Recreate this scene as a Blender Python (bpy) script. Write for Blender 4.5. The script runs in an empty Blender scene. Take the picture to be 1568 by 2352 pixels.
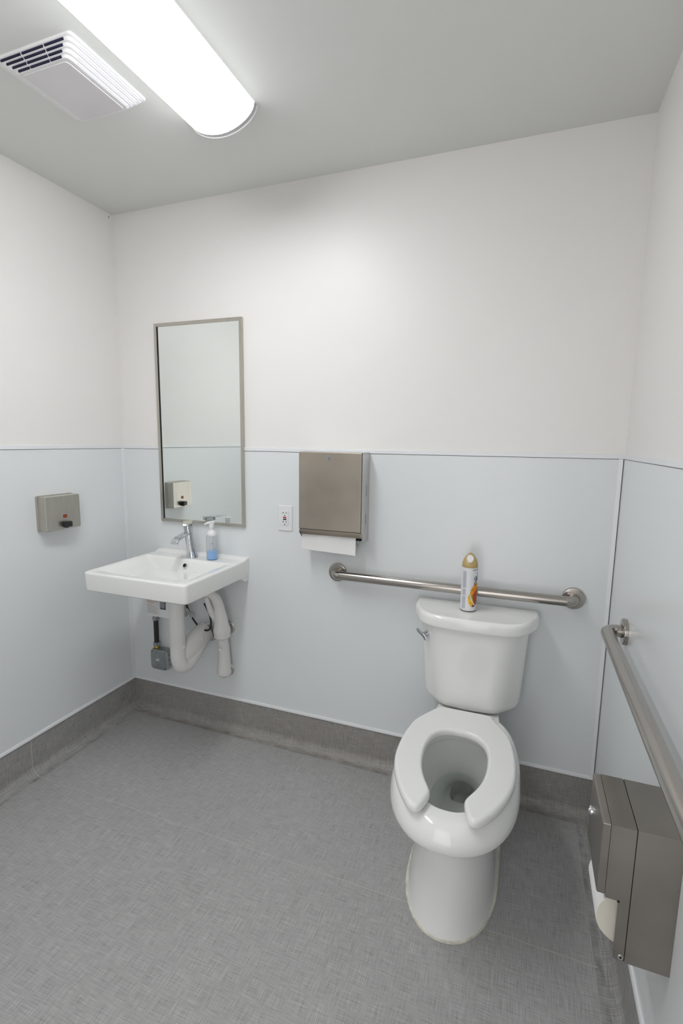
import bpy, bmesh, math, random
from mathutils import Vector, Matrix

random.seed(7)
S = bpy.context.scene
COL = S.collection
PI = math.pi
W, H = 2.1759, 2.4234          # room width and ceiling height (metres)
YF = -2.55                     # front wall, behind the camera
LAMP = 20.5
FILL = 10.0                 # watts of the soft fill light added behind the camera

# ---------------------------------------------------------------- camera
def make_camera():
    cd = bpy.data.cameras.new('camera')
    co = bpy.data.objects.new('camera', cd)
    COL.objects.link(co)
    yaw, pitch, roll = -.3558, -.1437, .013
    cy, sy, cp, sp = math.cos(yaw), math.sin(yaw), math.cos(pitch), math.sin(pitch)
    f = Vector((sy*cp, cy*cp, sp)); r = Vector((cy, -sy, 0)); u = r.cross(f)
    cr, sr = math.cos(roll), math.sin(roll)
    r2 = cr*r + sr*u; u2 = -sr*r + cr*u
    m = Matrix((r2, u2, -f)).transposed().to_4x4()
    m.translation = Vector((1.8598, -1.9121, 1.4047))
    co.matrix_world = m
    cd.sensor_fit = 'HORIZONTAL'; cd.sensor_width = 36.0
    cd.lens = 1127.755*36.0/1568
    cd.clip_start = .02
    S.camera = co
make_camera()

# ---------------------------------------------------------------- world and exposure
wd = bpy.data.worlds.new('world'); S.world = wd; wd.use_nodes = True
wd.node_tree.nodes['Background'].inputs[0].default_value = (.8, .85, .9, 1)
wd.node_tree.nodes['Background'].inputs[1].default_value = .3
S.view_settings.view_transform = 'Standard'
S.view_settings.look = 'None'
S.view_settings.gamma = 1
S.view_settings.use_curve_mapping = False
S.view_settings.exposure = 0.0

# ---------------------------------------------------------------- fill light, added in an unseen doorway behind the camera
ld_ = bpy.data.lights.new('fill_light', 'AREA'); ld_.shape = 'RECTANGLE'; ld_.size = .90; ld_.size_y = 2.0
ld_.energy = FILL; ld_.color = (1, .985, .965)
lo_ = bpy.data.objects.new('fill_light', ld_); COL.objects.link(lo_)
lo_.location = (1.60, YF-.02, 1.03); lo_.rotation_euler = (math.radians(90), 0, 0)

# ---------------------------------------------------------------- materials
def base_mat(name, color, rough=.5, metal=0.0, **kw):
    m = bpy.data.materials.new(name); m.use_nodes = True
    b = m.node_tree.nodes['Principled BSDF']
    b.inputs['Base Color'].default_value = (*color, 1)
    b.inputs['Roughness'].default_value = rough
    b.inputs['Metallic'].default_value = metal
    for k, v in kw.items():
        b.inputs[k].default_value = v
    return m, m.node_tree, b

def noise_mat(name, color, rough=.5, metal=0.0, amt=.04, scale=6.0, stretch=(1, 1, 1), bump=0.0, bscale=300., ramt=0.0, **kw):
    """plain surface with a faint procedural mottling and fine relief"""
    m, nt, b = base_mat(name, color, rough, metal, **kw)
    N, L = nt.nodes, nt.links
    tc = N.new('ShaderNodeTexCoord'); mp = N.new('ShaderNodeMapping')
    mp.inputs['Scale'].default_value = stretch
    L.new(tc.outputs['Object'], mp.inputs['Vector'])
    nz = N.new('ShaderNodeTexNoise'); nz.inputs['Scale'].default_value = scale; nz.inputs['Detail'].default_value = 4
    L.new(mp.outputs['Vector'], nz.inputs['Vector'])
    rp = N.new('ShaderNodeMapRange'); rp.inputs['From Min'].default_value = .3; rp.inputs['From Max'].default_value = .7
    rp.inputs['To Min'].default_value = 1-amt; rp.inputs['To Max'].default_value = 1+amt
    L.new(nz.outputs['Fac'], rp.inputs['Value'])
    mx = N.new('ShaderNodeVectorMath'); mx.operation = 'SCALE'
    mx.inputs[0].default_value = color
    L.new(rp.outputs['Result'], mx.inputs['Scale'])
    L.new(mx.outputs['Vector'], b.inputs['Base Color'])
    if ramt:
        rr = N.new('ShaderNodeMapRange'); rr.inputs['From Min'].default_value = .3; rr.inputs['From Max'].default_value = .7
        rr.inputs['To Min'].default_value = rough-ramt; rr.inputs['To Max'].default_value = rough+ramt
        L.new(nz.outputs['Fac'], rr.inputs['Value']); L.new(rr.outputs['Result'], b.inputs['Roughness'])
    if bump:
        n2 = N.new('ShaderNodeTexNoise'); n2.inputs['Scale'].default_value = bscale; n2.inputs['Detail'].default_value = 2
        L.new(mp.outputs['Vector'], n2.inputs['Vector'])
        bp = N.new('ShaderNodeBump'); bp.inputs['Strength'].default_value = bump; bp.inputs['Distance'].default_value = .001
        L.new(n2.outputs['Fac'], bp.inputs['Height']); L.new(bp.outputs['Normal'], b.inputs['Normal'])
    return m

def linen_mat(name, axes, dark, light, rough=.42):
    """sheet vinyl printed with a woven linen pattern; axes = the two object axes the threads follow"""
    m, nt, b = base_mat(name, light, rough)
    N, L = nt.nodes, nt.links
    tc = N.new('ShaderNodeTexCoord')
    facs = []
    for along in axes:
        for fine, long_, wgt in ((650., 16., 1.0), (300., 9., .28), (1200., 30., .8)):
            sc = [fine, fine, fine]; sc['xyz'.index(along)] = long_
            for k, a in enumerate('xyz'):
                if a not in axes: sc[k] = 3.
            mp = N.new('ShaderNodeMapping'); mp.inputs['Scale'].default_value = sc
            L.new(tc.outputs['Object'], mp.inputs['Vector'])
            nz = N.new('ShaderNodeTexNoise'); nz.inputs['Scale'].default_value = 1.0; nz.inputs['Detail'].default_value = 1.5
            L.new(mp.outputs['Vector'], nz.inputs['Vector'])
            ma = N.new('ShaderNodeMath'); ma.operation = 'MULTIPLY_ADD'
            L.new(nz.outputs['Fac'], ma.inputs[0]); ma.inputs[1].default_value = wgt; ma.inputs[2].default_value = -.5*wgt
            facs.append(ma)
    acc = facs[0]
    for f in facs[1:]:
        ad = N.new('ShaderNodeMath'); ad.operation = 'ADD'
        L.new(acc.outputs[0], ad.inputs[0]); L.new(f.outputs[0], ad.inputs[1]); acc = ad
    big = N.new('ShaderNodeTexNoise'); big.inputs['Scale'].default_value = 5.; big.inputs['Detail'].default_value = 3
    L.new(tc.outputs['Object'], big.inputs['Vector'])
    bm_ = N.new('ShaderNodeMath'); bm_.operation = 'MULTIPLY_ADD'; bm_.inputs[1].default_value = .12; bm_.inputs[2].default_value = -.06
    L.new(big.outputs['Fac'], bm_.inputs[0])
    ad = N.new('ShaderNodeMath'); ad.operation = 'ADD'
    L.new(acc.outputs[0], ad.inputs[0]); L.new(bm_.outputs[0], ad.inputs[1])
    mr = N.new('ShaderNodeMapRange'); mr.inputs['From Min'].default_value = -.62; mr.inputs['From Max'].default_value = .62
    L.new(ad.outputs[0], mr.inputs['Value'])
    mx = N.new('ShaderNodeMix'); mx.data_type = 'RGBA'
    mx.inputs['A'].default_value = (*dark, 1); mx.inputs['B'].default_value = (*light, 1)
    L.new(mr.outputs['Result'], mx.inputs['Factor']); L.new(mx.outputs['Result'], b.inputs['Base Color'])
    bp = N.new('ShaderNodeBump'); bp.inputs['Strength'].default_value = .15; bp.inputs['Distance'].default_value = .0006
    L.new(mr.outputs['Result'], bp.inputs['Height']); L.new(bp.outputs['Normal'], b.inputs['Normal'])
    return m

M = {}
M['wall'] = noise_mat('warm_white_semigloss_paint', (.82, .802, .785), .42, amt=.01, scale=2, bump=.12, bscale=160)
M['ceiling'] = noise_mat('ceiling_paint', (.745, .75, .725), .55, amt=.01, scale=2, bump=.15, bscale=200)
M['panel'] = noise_mat('cool_white_wall_panel', (.75, .775, .783), .24, amt=.008, scale=1.5, bump=.05, bscale=90)
M['trim'] = noise_mat('white_vinyl_trim', (.79, .80, .82), .3, amt=.01)
M['gap'] = noise_mat('dark_joint_gap', (.09, .09, .1), .7)
M['floor'] = linen_mat('grey_linen_vinyl', 'xy', (.195, .193, .19), (.56, .555, .55))
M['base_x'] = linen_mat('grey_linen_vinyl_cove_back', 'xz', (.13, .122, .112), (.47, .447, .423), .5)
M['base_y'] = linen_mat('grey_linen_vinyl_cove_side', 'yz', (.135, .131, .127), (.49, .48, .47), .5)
M['weld'] = noise_mat('light_grey_weld_rod', (.46, .455, .45), .45)
M['porcelain'] = noise_mat('white_vitreous_china', (.86, .86, .845), .07, amt=.004)
M['porcelain'].node_tree.nodes['Principled BSDF'].inputs['Coat Weight'].default_value = .4
M['seat'] = noise_mat('white_seat_plastic', (.84, .84, .83), .16, amt=.004)
M['caulk'] = noise_mat('yellowed_caulk', (.68, .655, .56), .5, amt=.2, scale=40)
M['collar'] = noise_mat('grey_end_collar', (.62, .61, .62), .5)
M['steel'] = noise_mat('brushed_stainless', (.47, .415, .35), .36, 1.0, amt=.09, scale=6, ramt=.03)
M['steel_dark'] = noise_mat('dull_stainless', (.34, .315, .285), .34, 1.0, amt=.08, scale=8, ramt=.03)
M['steel_v'] = noise_mat('brushed_stainless_vertical', (.52, .49, .44), .33, 1.0, amt=.05, scale=14, stretch=(6, 6, .7), ramt=.05)
M['steel_bar'] = noise_mat('satin_stainless_tube', (.45, .42, .39), .21, 1.0, amt=.015, scale=12)
M['steel_side'] = noise_mat('bright_stainless', (.62, .61, .60), .35, 1.0, amt=.03, scale=8)
M['chrome'] = noise_mat('chrome', (.60, .61, .63), .05, 1.0, amt=.01)
M['zinc'] = noise_mat('galvanised_steel', (.42, .45, .46), .42, 1.0, amt=.12, scale=30)
M['zincbody'] = noise_mat('galvanised_steel_box', (.40, .42, .42), .45, 1.0, amt=.12, scale=30)
M['black'] = noise_mat('black_plastic', (.012, .012, .014), .35)
M['rubber'] = noise_mat('black_rubber', (.02, .02, .02), .6)
M['hole'] = noise_mat('dark_recess', (.008, .008, .01), .9)
M['slot'] = noise_mat('dark_blue_recess', (.012, .01, .04), .8)
M['plastic'] = noise_mat('white_plastic', (.78, .78, .79), .3)
M['grille'] = noise_mat('white_grille_plastic', (.82, .81, .82), .38)
M['grilleface'] = noise_mat('white_grille_face', (.74, .72, .735), .5, bump=.1)
M['guard'] = noise_mat('white_soft_vinyl', (.75, .735, .73), .5, amt=.02, scale=8, bump=.1, bscale=120)
M['paper'] = noise_mat('white_paper', (.80, .79, .78), .9, bump=.3, bscale=900)
M['rollend'] = noise_mat('roll_end_paper', (.72, .68, .60), .95, bump=.4, bscale=700)
M['red'] = noise_mat('red_plastic', (.45, .01, .015), .4)
M['amber'] = noise_mat('amber_window', (.30, .06, .008), .5, amt=.3, scale=120)
M['amberdark'] = noise_mat('amber_window_core', (.10, .03, .01), .3)
M['gold'] = noise_mat('gold_cap_plastic', (.46, .33, .14), .35, amt=.05)
M['canwhite'] = noise_mat('white_can_print', (.76, .76, .78), .3)
M['navy'] = noise_mat('navy_print', (.012, .012, .07), .4)
M['greyprint'] = noise_mat('grey_violet_print', (.30, .29, .38), .5)
M['redprint'] = noise_mat('red_print', (.45, .03, .04), .4)
M['orangetext'] = noise_mat('orange_print', (.62, .20, .08), .5)
M['darktext'] = noise_mat('dark_print', (.16, .15, .15), .5)
M['label'] = noise_mat('label_paper', (.70, .69, .67), .6)
M['darklabel'] = noise_mat('dark_label', (.10, .11, .13), .4)
M['brass'] = noise_mat('brass', (.55, .42, .12), .35, 1.0)
M['orange'] = noise_mat('orange_print_fruit', (.72, .27, .01), .35, amt=.25, scale=70)
M['yellow'] = noise_mat('yellow_print_fruit', (.80, .47, .03), .35, amt=.2, scale=90)
M['lime'] = noise_mat('lime_print', (.42, .50, .03), .35, amt=.2, scale=90)
M['rust'] = noise_mat('rust_red_print', (.42, .06, .01), .35, amt=.5, scale=110)
M['plum'] = noise_mat('plum_print', (.16, .05, .05), .35, amt=.3, scale=110)
M['whiteprint'] = noise_mat('white_print', (.80, .79, .76), .35)

def mirror_mat():
    m, nt, b = base_mat('mirror_glass', (.83, .865, .845), .0, 1.0)
    N, L = nt.nodes, nt.links
    nz = N.new('ShaderNodeTexNoise'); nz.inputs['Scale'].default_value = 3
    mr = N.new('ShaderNodeMapRange'); mr.inputs['To Min'].default_value = .0; mr.inputs['To Max'].default_value = .012
    L.new(nz.outputs['Fac'], mr.inputs['Value']); L.new(mr.outputs['Result'], b.inputs['Roughness'])
    return m
M['mirror'] = mirror_mat()

def clear_mat(name, tint, gloss=.12):
    """thin clear plastic or still water: see-through with a Fresnel shine"""
    m = bpy.data.materials.new(name); m.use_nodes = True
    nt = m.node_tree; N, L = nt.nodes, nt.links
    N.remove(N['Principled BSDF']); out = N['Material Output']
    t = N.new('ShaderNodeBsdfTransparent'); t.inputs[0].default_value = (*tint, 1)
    g = N.new('ShaderNodeBsdfGlossy'); g.inputs['Roughness'].default_value = .04
    lw = N.new('ShaderNodeLayerWeight'); lw.inputs['Blend'].default_value = .12 + gloss
    fr = N.new('ShaderNodeMapRange'); fr.inputs['To Min'].default_value = .03; fr.inputs['To Max'].default_value = .5
    L.new(lw.outputs['Facing'], fr.inputs['Value'])
    mx = N.new('ShaderNodeMixShader')
    L.new(fr.outputs[0], mx.inputs[0]); L.new(t.outputs[0], mx.inputs[1]); L.new(g.outputs[0], mx.inputs[2])
    L.new(mx.outputs[0], out.inputs['Surface'])
    return m
M['clear'] = clear_mat('clear_plastic', (.93, .94, .95), .15)
M['water'] = clear_mat('toilet_water', (.965, .985, .98), .0)
def liquid_mat():
    m, nt, b = base_mat('blue_liquid_soap', (.22, .46, .86), .15)
    N, L = nt.nodes, nt.links
    nz = N.new('ShaderNodeTexNoise'); nz.inputs['Scale'].default_value = 45
    mx = N.new('ShaderNodeMix'); mx.data_type = 'RGBA'
    mx.inputs['A'].default_value = (.20, .42, .84, 1); mx.inputs['B'].default_value = (.40, .62, .92, 1)
    L.new(nz.outputs['Fac'], mx.inputs['Factor']); L.new(mx.outputs['Result'], b.inputs['Base Color'])
    return m
M['liquid'] = liquid_mat()
def lens_mat():
    m = bpy.data.materials.new('lit_lamp_diffuser'); m.use_nodes = True
    nt = m.node_tree; N, L = nt.nodes, nt.links
    N.remove(N['Principled BSDF'])
    e = N.new('ShaderNodeEmission'); e.inputs[0].default_value = (.97, .985, 1, 1); e.inputs[1].default_value = LAMP
    # the moulded lens throws less light out of its flanks than straight down
    tc = N.new('ShaderNodeTexCoord'); sx = N.new('ShaderNodeSeparateXYZ'); L.new(tc.outputs['Normal'], sx.inputs[0])
    ab = N.new('ShaderNodeMath'); ab.operation = 'ABSOLUTE'; L.new(sx.outputs['Z'], ab.inputs[0])
    mr = N.new('ShaderNodeMapRange'); mr.inputs['To Min'].default_value = LAMP*.04; mr.inputs['To Max'].default_value = LAMP
    pw_ = N.new('ShaderNodeMath'); pw_.operation = 'POWER'; pw_.inputs[1].default_value = 2.2; L.new(ab.outputs[0], pw_.inputs[0])
    L.new(pw_.outputs[0], mr.inputs['Value']); L.new(mr.outputs['Result'], e.inputs[1])
    L.new(e.outputs[0], N['Material Output'].inputs['Surface'])
    return m
M['lens'] = lens_mat()

# ---------------------------------------------------------------- helpers
ORG = {}
def tag(o, label=None, cat=None, group=None, kind=None):
    if label: o['label'] = label
    if cat: o['category'] = cat
    if group: o['group'] = group
    if kind: o['kind'] = kind
    return o

def thing(name, label, cat, loc, group=None):
    o = bpy.data.objects.new(name, None); COL.objects.link(o)
    o.location = loc; o.empty_display_size = .05
    ORG[o.name] = Vector(loc)
    return tag(o, label, cat, group)

def obj(name, bm, mat, parent=None, origin=None, ang=35, flat=False):
    """bmesh in room coordinates -> ONE mesh object, parented without moving"""
    if parent is not None: org = ORG[parent.name]
    else: org = Vector(origin) if origin is not None else Vector((0, 0, 0))
    bmesh.ops.recalc_face_normals(bm, faces=bm.faces)
    bmesh.ops.translate(bm, verts=bm.verts, vec=-org)
    me = bpy.data.meshes.new(name); bm.to_mesh(me); bm.free()
    me.materials.append(M[mat])
    if not flat:
        for p in me.polygons: p.use_smooth = True
        me.set_sharp_from_angle(angle=math.radians(ang))
    o = bpy.data.objects.new(name, me); COL.objects.link(o)
    if not flat:
        wn = o.modifiers.new('weighted_normals', 'WEIGHTED_NORMAL'); wn.keep_sharp = True; wn.weight = 80
    if parent is not None: o.parent = parent
    else: o.location = org
    ORG[o.name] = org
    return o

def struct(name, bm, mat, parent=None, **kw):
    o = obj(name, bm, mat, parent, **kw)
    if parent is None: o['kind'] = 'structure'
    return o

def B(): return bmesh.new()

def box(bm, x0, x1, y0, y1, z0, z1, bev=0.0, seg=2):
    t = bmesh.new()
    v = [t.verts.new((x, y, z)) for x in (x0, x1) for y in (y0, y1) for z in (z0, z1)]
    for f in ((0, 1, 3, 2), (4, 6, 7, 5), (0, 4, 5, 1), (2, 3, 7, 6), (0, 2, 6, 4), (1, 5, 7, 3)):
        t.faces.new([v[i] for i in f])
    if bev: bmesh.ops.bevel(t, geom=t.edges[:], offset=bev, segments=seg, profile=.5, affect='EDGES')
    merge(bm, t)
    return bm

def merge(bm, t):
    me = bpy.data.meshes.new('tmp'); t.to_mesh(me); t.free(); bm.from_mesh(me); bpy.data.meshes.remove(me)

def loft(bm, rings, cap0=True, cap1=True, closed=False):
    vr = [[bm.verts.new(p) for p in r] for r in rings]
    n = len(rings[0])
    pairs = list(zip(vr[:-1], vr[1:]))
    if closed: pairs.append((vr[-1], vr[0]))
    for a, b in pairs:
        for i in range(n):
            j = (i+1) % n
            try: bm.faces.new((a[i], a[j], b[j], b[i]))
            except ValueError: pass
    if not closed:
        if cap0: bm.faces.new(vr[0][::-1])
        if cap1: bm.faces.new(vr[-1])
    return vr

def prism(bm, poly, fn, bev=0.0):
    """poly: list of 2D points; fn(a, b, side) -> 3D for side 0/1"""
    t = bmesh.new()
    loft(t, [[fn(a, b, 0) for a, b in poly], [fn(a, b, 1) for a, b in poly]])
    if bev: bmesh.ops.bevel(t, geom=t.edges[:], offset=bev, segments=2, profile=.5, affect='EDGES')
    merge(bm, t); return bm

def frames(path):
    pts = [Vector(p) for p in path]; out = []; ref = None
    for i, p in enumerate(pts):
        a = pts[max(i-1, 0)]; b = pts[min(i+1, len(pts)-1)]
        t = (b-a).normalized()
        if ref is None:
            ref = Vector((0, 0, 1)) if abs(t.z) < .9 else Vector((0, 1, 0))
        n = (ref - t*ref.dot(t)).normalized(); ref = n
        out.append((p, t, n, t.cross(n)))
    return out

def tube(bm, path, r, seg=20, cap=True, r2=None):
    """r: number or list; r2 (optional): second half-axis along the transported binormal"""
    n = len(path); R = r if isinstance(r, (list, tuple)) else [r]*n
    R2 = (r2 if isinstance(r2, (list, tuple)) else [r2]*n) if r2 is not None else R
    rings = []
    for (p, t, a, b), ra, rb in zip(frames(path), R, R2):
        rings.append([p + a*ra*math.cos(2*PI*k/seg) + b*rb*math.sin(2*PI*k/seg) for k in range(seg)])
    loft(bm, rings, cap, cap); return bm

def spline(pts, n=8):
    P = [Vector(p) for p in pts]; out = []
    for i in range(len(P)-1):
        p0 = P[max(i-1, 0)]; p1 = P[i]; p2 = P[i+1]; p3 = P[min(i+2, len(P)-1)]
        for k in range(n):
            t = k/n
            out.append(.5*((2*p1)+(-p0+p2)*t+(2*p0-5*p1+4*p2-p3)*t*t+(-p0+3*p1-3*p2+p3)*t**3))
    out.append(P[-1]); return out

def cspline2(pts, n=6):
    """closed Catmull-Rom through 2D points"""
    m = len(pts); out = []
    for i in range(m):
        p0, p1, p2, p3 = [Vector(pts[(i+k-1) % m]) for k in range(4)]
        for k in range(n):
            t = k/n
            q = .5*((2*p1)+(-p0+p2)*t+(2*p0-5*p1+4*p2-p3)*t*t+(-p0+3*p1-3*p2+p3)*t**3)
            out.append((q.x, q.y))
    return out

def lathe(bm, prof, c, axis='z', seg=40, cap=True):
    """prof: list of (radius, height along axis) starting at c"""
    c = Vector(c); rings = []
    for r, h in prof:
        ring = []
        for k in range(seg):
            a = 2*PI*k/seg; u, v = r*math.cos(a), r*math.sin(a)
            ring.append(c + {'z': Vector((u, v, h)), 'x': Vector((h, u, v)), 'y': Vector((u, h, v))}[axis])
        rings.append(ring)
    loft(bm, rings, cap, cap); return bm

def rpoly(pts, r, seg=5):
    """round the corners of a 2D polygon; r: number or list"""
    out = []; n = len(pts); R = r if isinstance(r, (list, tuple)) else [r]*n
    for i in range(n):
        p = Vector(pts[i]); a = Vector(pts[i-1]); b = Vector(pts[(i+1) % n])
        da, db = (a-p), (b-p); la, lb = da.length, db.length; da.normalize(); db.normalize()
        rr = R[i]
        ang = da.angle(db)
        t = min(rr/math.tan(ang/2), la*.49, lb*.49)
        p0, p1 = p+da*t, p+db*t
        for k in range(seg+1):
            s = k/seg
            q = (1-s)**2*p0 + 2*s*(1-s)*p + s*s*p1
            out.append((q.x, q.y))
    return out

def rrect(x0, x1, y0, y1, r, seg=5):
    return rpoly([(x0, y0), (x1, y0), (x1, y1), (x0, y1)], r, seg)

def offset(poly, d):
    """move a polygon inwards by d (mitred, limited at sharp corners)"""
    n = len(poly); area = sum(poly[i][0]*poly[(i+1) % n][1]-poly[(i+1) % n][0]*poly[i][1] for i in range(n))
    s = 1 if area > 0 else -1; out = []; P = [Vector(p) for p in poly]
    for i in range(n):
        j = 1
        while (P[i]-P[i-j]).length < 1e-7 and j < n-1: j += 1
        k_ = 1
        while (P[(i+k_) % n]-P[i]).length < 1e-7 and k_ < n-1: k_ += 1
        t1 = (P[i]-P[i-j]).normalized(); t2 = (P[(i+k_) % n]-P[i]).normalized()
        n1 = Vector((-t1.y, t1.x))*s; n2 = Vector((-t2.y, t2.x))*s
        m_ = n1+n2
        m_ = m_.normalized() if m_.length > 1e-6 else n1
        q = d/max(.5, m_.dot(n1))
        out.append((P[i].x+m_.x*q, P[i].y+m_.y*q))
    return out

def soft_offset(poly, d):
    """inwards offset along normals averaged over two neighbours, for smooth dense outlines"""
    n = len(poly); area = sum(poly[i][0]*poly[(i+1) % n][1]-poly[(i+1) % n][0]*poly[i][1] for i in range(n))
    s = 1 if area > 0 else -1; out = []
    for i in range(n):
        t = (Vector(poly[(i+2) % n])-Vector(poly[i-2])).normalized()
        out.append((poly[i][0]-t.y*s*d, poly[i][1]+t.x*s*d))
    return out

def txt(s, size, shear=0.0, bold=0.0, align='LEFT', ext=0.0):
    cu = bpy.data.curves.new('t', 'FONT'); cu.body = s; cu.size = size; cu.shear = shear
    cu.offset = bold; cu.align_x = align; cu.resolution_u = 3; cu.extrude = ext
    o = bpy.data.objects.new('t', cu); COL.objects.link(o)
    dg = bpy.context.evaluated_depsgraph_get(); dg.update()
    me = bpy.data.meshes.new_from_object(o.evaluated_get(dg))
    bm = bmesh.new(); bm.from_mesh(me)
    bpy.data.objects.remove(o); bpy.data.curves.remove(cu); bpy.data.meshes.remove(me)
    bmesh.ops.triangulate(bm, faces=bm.faces)
    return bm

def mapverts(bm, fn):
    for v in bm.verts: v.co = fn(v.co)
    return bm

# ---------------------------------------------------------------- the room shell
T = .1
bm = B(); box(bm, -T, W+T, YF-T, T, -T, 0); floor = struct('floor', bm, 'floor', flat=True)
floor['label'] = 'grey linen-patterned sheet vinyl floor'
# welded seam between two sheets of vinyl, running across the room and up the left cove
bm = B(); box(bm, .045, W-.045, -.5948, -.5920, -.001, .0006); obj('weld_seam', bm, 'weld', floor, flat=True)
bm = B(); box(bm, -T, W+T, YF-T, T, H, H+T); struct('ceiling', bm, 'ceiling', flat=True)
WZ = 1.3555                    # top of the wall panels, under the rail
bm = B(); box(bm, -T, W+T, 0, T, 0, H); wback = struct('wall_back', bm, 'wall', flat=True)
bm = B(); box(bm, -T, 0, YF-T, 0, 0, H); wleft = struct('wall_left', bm, 'wall', flat=True)
bm = B(); box(bm, W, W+T, YF-T, 0, 0, H); wright = struct('wall_right', bm, 'wall', flat=True)
bm = B(); box(bm, 0, 1.15, YF-T, YF, 0, H); box(bm, 2.05, W, YF-T, YF, 0, H); box(bm, 1.15, 2.05, YF-T, YF, 2.05, H); wfront = struct('wall_front', bm, 'wall', flat=True)  # front wall; its door opening is added for the fill light
PT = .003
bm = B(); box(bm, PT, W-PT, -PT, 0, .16, WZ); obj('wall_panel', bm, 'panel', wback, flat=True)
bm = B(); box(bm, 0, PT, YF, -PT, .16, WZ); obj('wall_panel', bm, 'panel', wleft, flat=True)
bm = B(); box(bm, W-PT, W, YF, -PT, .16, WZ); obj('wall_panel', bm, 'panel', wright, flat=True)
for a, b in ((PT, 1.10), (2.10, W-PT)):
    bm = B(); box(bm, a, b, YF, YF+PT, .16, WZ); obj('wall_panel', bm, 'panel', wfront, flat=True)

def run(prof, side, mat, name, parent=None):
    """sweep a (distance from wall, height) profile along a wall with mitred ends"""
    bm = B()
    def P(d, z, e):
        if side == 'back': return (d if e == 0 else W-d, -d, z)
        if side == 'left': return (d, -d if e == 0 else YF+d, z)
        if side == 'right': return (W-d, -d if e == 0 else YF+d, z)
        return (d if e == 0 else W-d, YF+d, z)
    loft(bm, [[P(d, z, 0) for d, z in prof], [P(d, z, 1) for d, z in prof]])
    return struct(name, bm, mat, parent, ang=50)

# chair-height rail over the panels: slim strip with a fine dark strip under it
rail = [(0, 1.371), (.004, 1.371), (.0055, 1.3695), (.0055, 1.357), (.004, 1.3555), (.0, 1.3555)]
BT = .158
r = .038
cove = [(0, BT), (.0045, BT), (.0045, r)] + [(.0045+r-r*math.cos(a), r-(r-.0008)*math.sin(a)) for a in [PI/2*k/8 for k in range(1, 9)]] + [(.055, .0003), (0, .0003)]
cap = [(0, BT+.014), (.006, BT+.013), (.0085, BT+.008), (.0085, BT+.001), (.0045, BT-.001), (0, BT-.001)]
k = 1
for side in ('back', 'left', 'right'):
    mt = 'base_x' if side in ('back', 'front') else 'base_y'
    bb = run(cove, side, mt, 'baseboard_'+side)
    if side == 'left':
        cv = cove[1:-2]
        bm = B(); loft(bm, [[(d+.0004, -.5948, z) for d, z in cv] + [(d-.002, -.5948, z) for d, z in cv[::-1]],
                            [(d+.0006, -.5920, z) for d, z in cv] + [(d-.002, -.5920, z) for d, z in cv[::-1]]])
        obj('weld_seam', bm, 'weld', bb, flat=True)
    run(cap, side, 'trim', 'trim_%d' % k); k += 1
    run(rail, side, 'trim', 'trim_%d' % k); k += 1
    gp = [(PT, 1.3556), (PT+.0006, 1.3556), (PT+.0006, 1.3541), (PT, 1.3541)]
    w = {'back': wback, 'left': wleft, 'right': wright, 'front': wfront}[side]
    run(gp, side, 'gap', 'dark_strip', w)
# corner strips
bm = B(); prism(bm, [(0, 0), (.0065, 0), (.0075, -.003), (.0065, -.012), (.0045, -.021), (0, -.021)],
                lambda a, b, s: (a, b, (BT+.0135, 1.3555)[s])); struct('trim_%d' % k, bm, 'trim'); k += 1
bm = B(); prism(bm, rpoly([(W-.019, 0), (W-.019, -.006), (W-.0055, -.0085), (W-.0045, 0)], .001, 2),
                lambda a, b, s: (a, b, (BT+.0135, 1.3555)[s])); struct('trim_%d' % k, bm, 'trim'); k += 1
bm = B(); box(bm, W-.0046, W-.0029, -.0062, 0, BT+.0135, 1.3555); obj('open_joint', bm, 'gap', wback, flat=True)
# small nail hole at the top of the left corner
bm = B(); box(bm, 0, .0005, -.0235, -.0205, H-.021, H-.013); obj('nail_hole', bm, 'gap', wleft, flat=True)
# frame of the unseen doorway, added behind the camera along with the fill light
bm = B()
for a, b, c, d in ((1.10, 1.15, 0, 2.10), (2.05, 2.10, 0, 2.10)): box(bm, a, b, YF-.05, YF+.02, c, d, .002)
box(bm, 1.15, 2.05, YF-.05, YF+.02, 2.05, 2.10, .002)
struct('trim_%d' % k, bm, 'zinc')

# ---------------------------------------------------------------- ceiling light
LY0, LY1, LXC, LA, LD = -.4555, -1.675, .898, .120, .066
def lens_prof(a, d, n=28, e=1.85):
    out = []
    for i in range(n+1):
        t = math.cos(PI*i/n); x = LXC + a*t
        out.append((x, H-.0005-d*(max(0, 1-abs(t)**e))**(1/e)*1.0))
    return out
cl = thing('ceiling_light', 'long white wraparound ceiling light, lit, on the ceiling beside the vent', 'light', (LXC, (LY0+LY1)/2, H))
p = lens_prof(LA, LD); bm = B(); loft(bm, [[(x, LY0, z) for x, z in p], [(x, LY1, z) for x, z in p]])
obj('diffuser', bm, 'lens', cl)
for (ya, yb) in ((LY0+.0135, LY0+.0165), (LY1-.0165, LY1-.0135)):
    p = lens_prof(LA+.004, LD+.003); bm = B(); loft(bm, [[(x, ya, z) for x, z in p], [(x, yb, z) for x, z in p]])
    obj('end_cap', bm, 'plastic', cl)
p = lens_prof(LA-.003, LD-.003)
for ya, yb in ((LY0+.0135, LY0+.0002), (LY1-.0002, LY1-.0135)):
    bm = B(); loft(bm, [[(x, ya, z) for x, z in p], [(x, yb, z) for x, z in p]]); obj('end_collar', bm, 'collar', cl)

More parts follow.
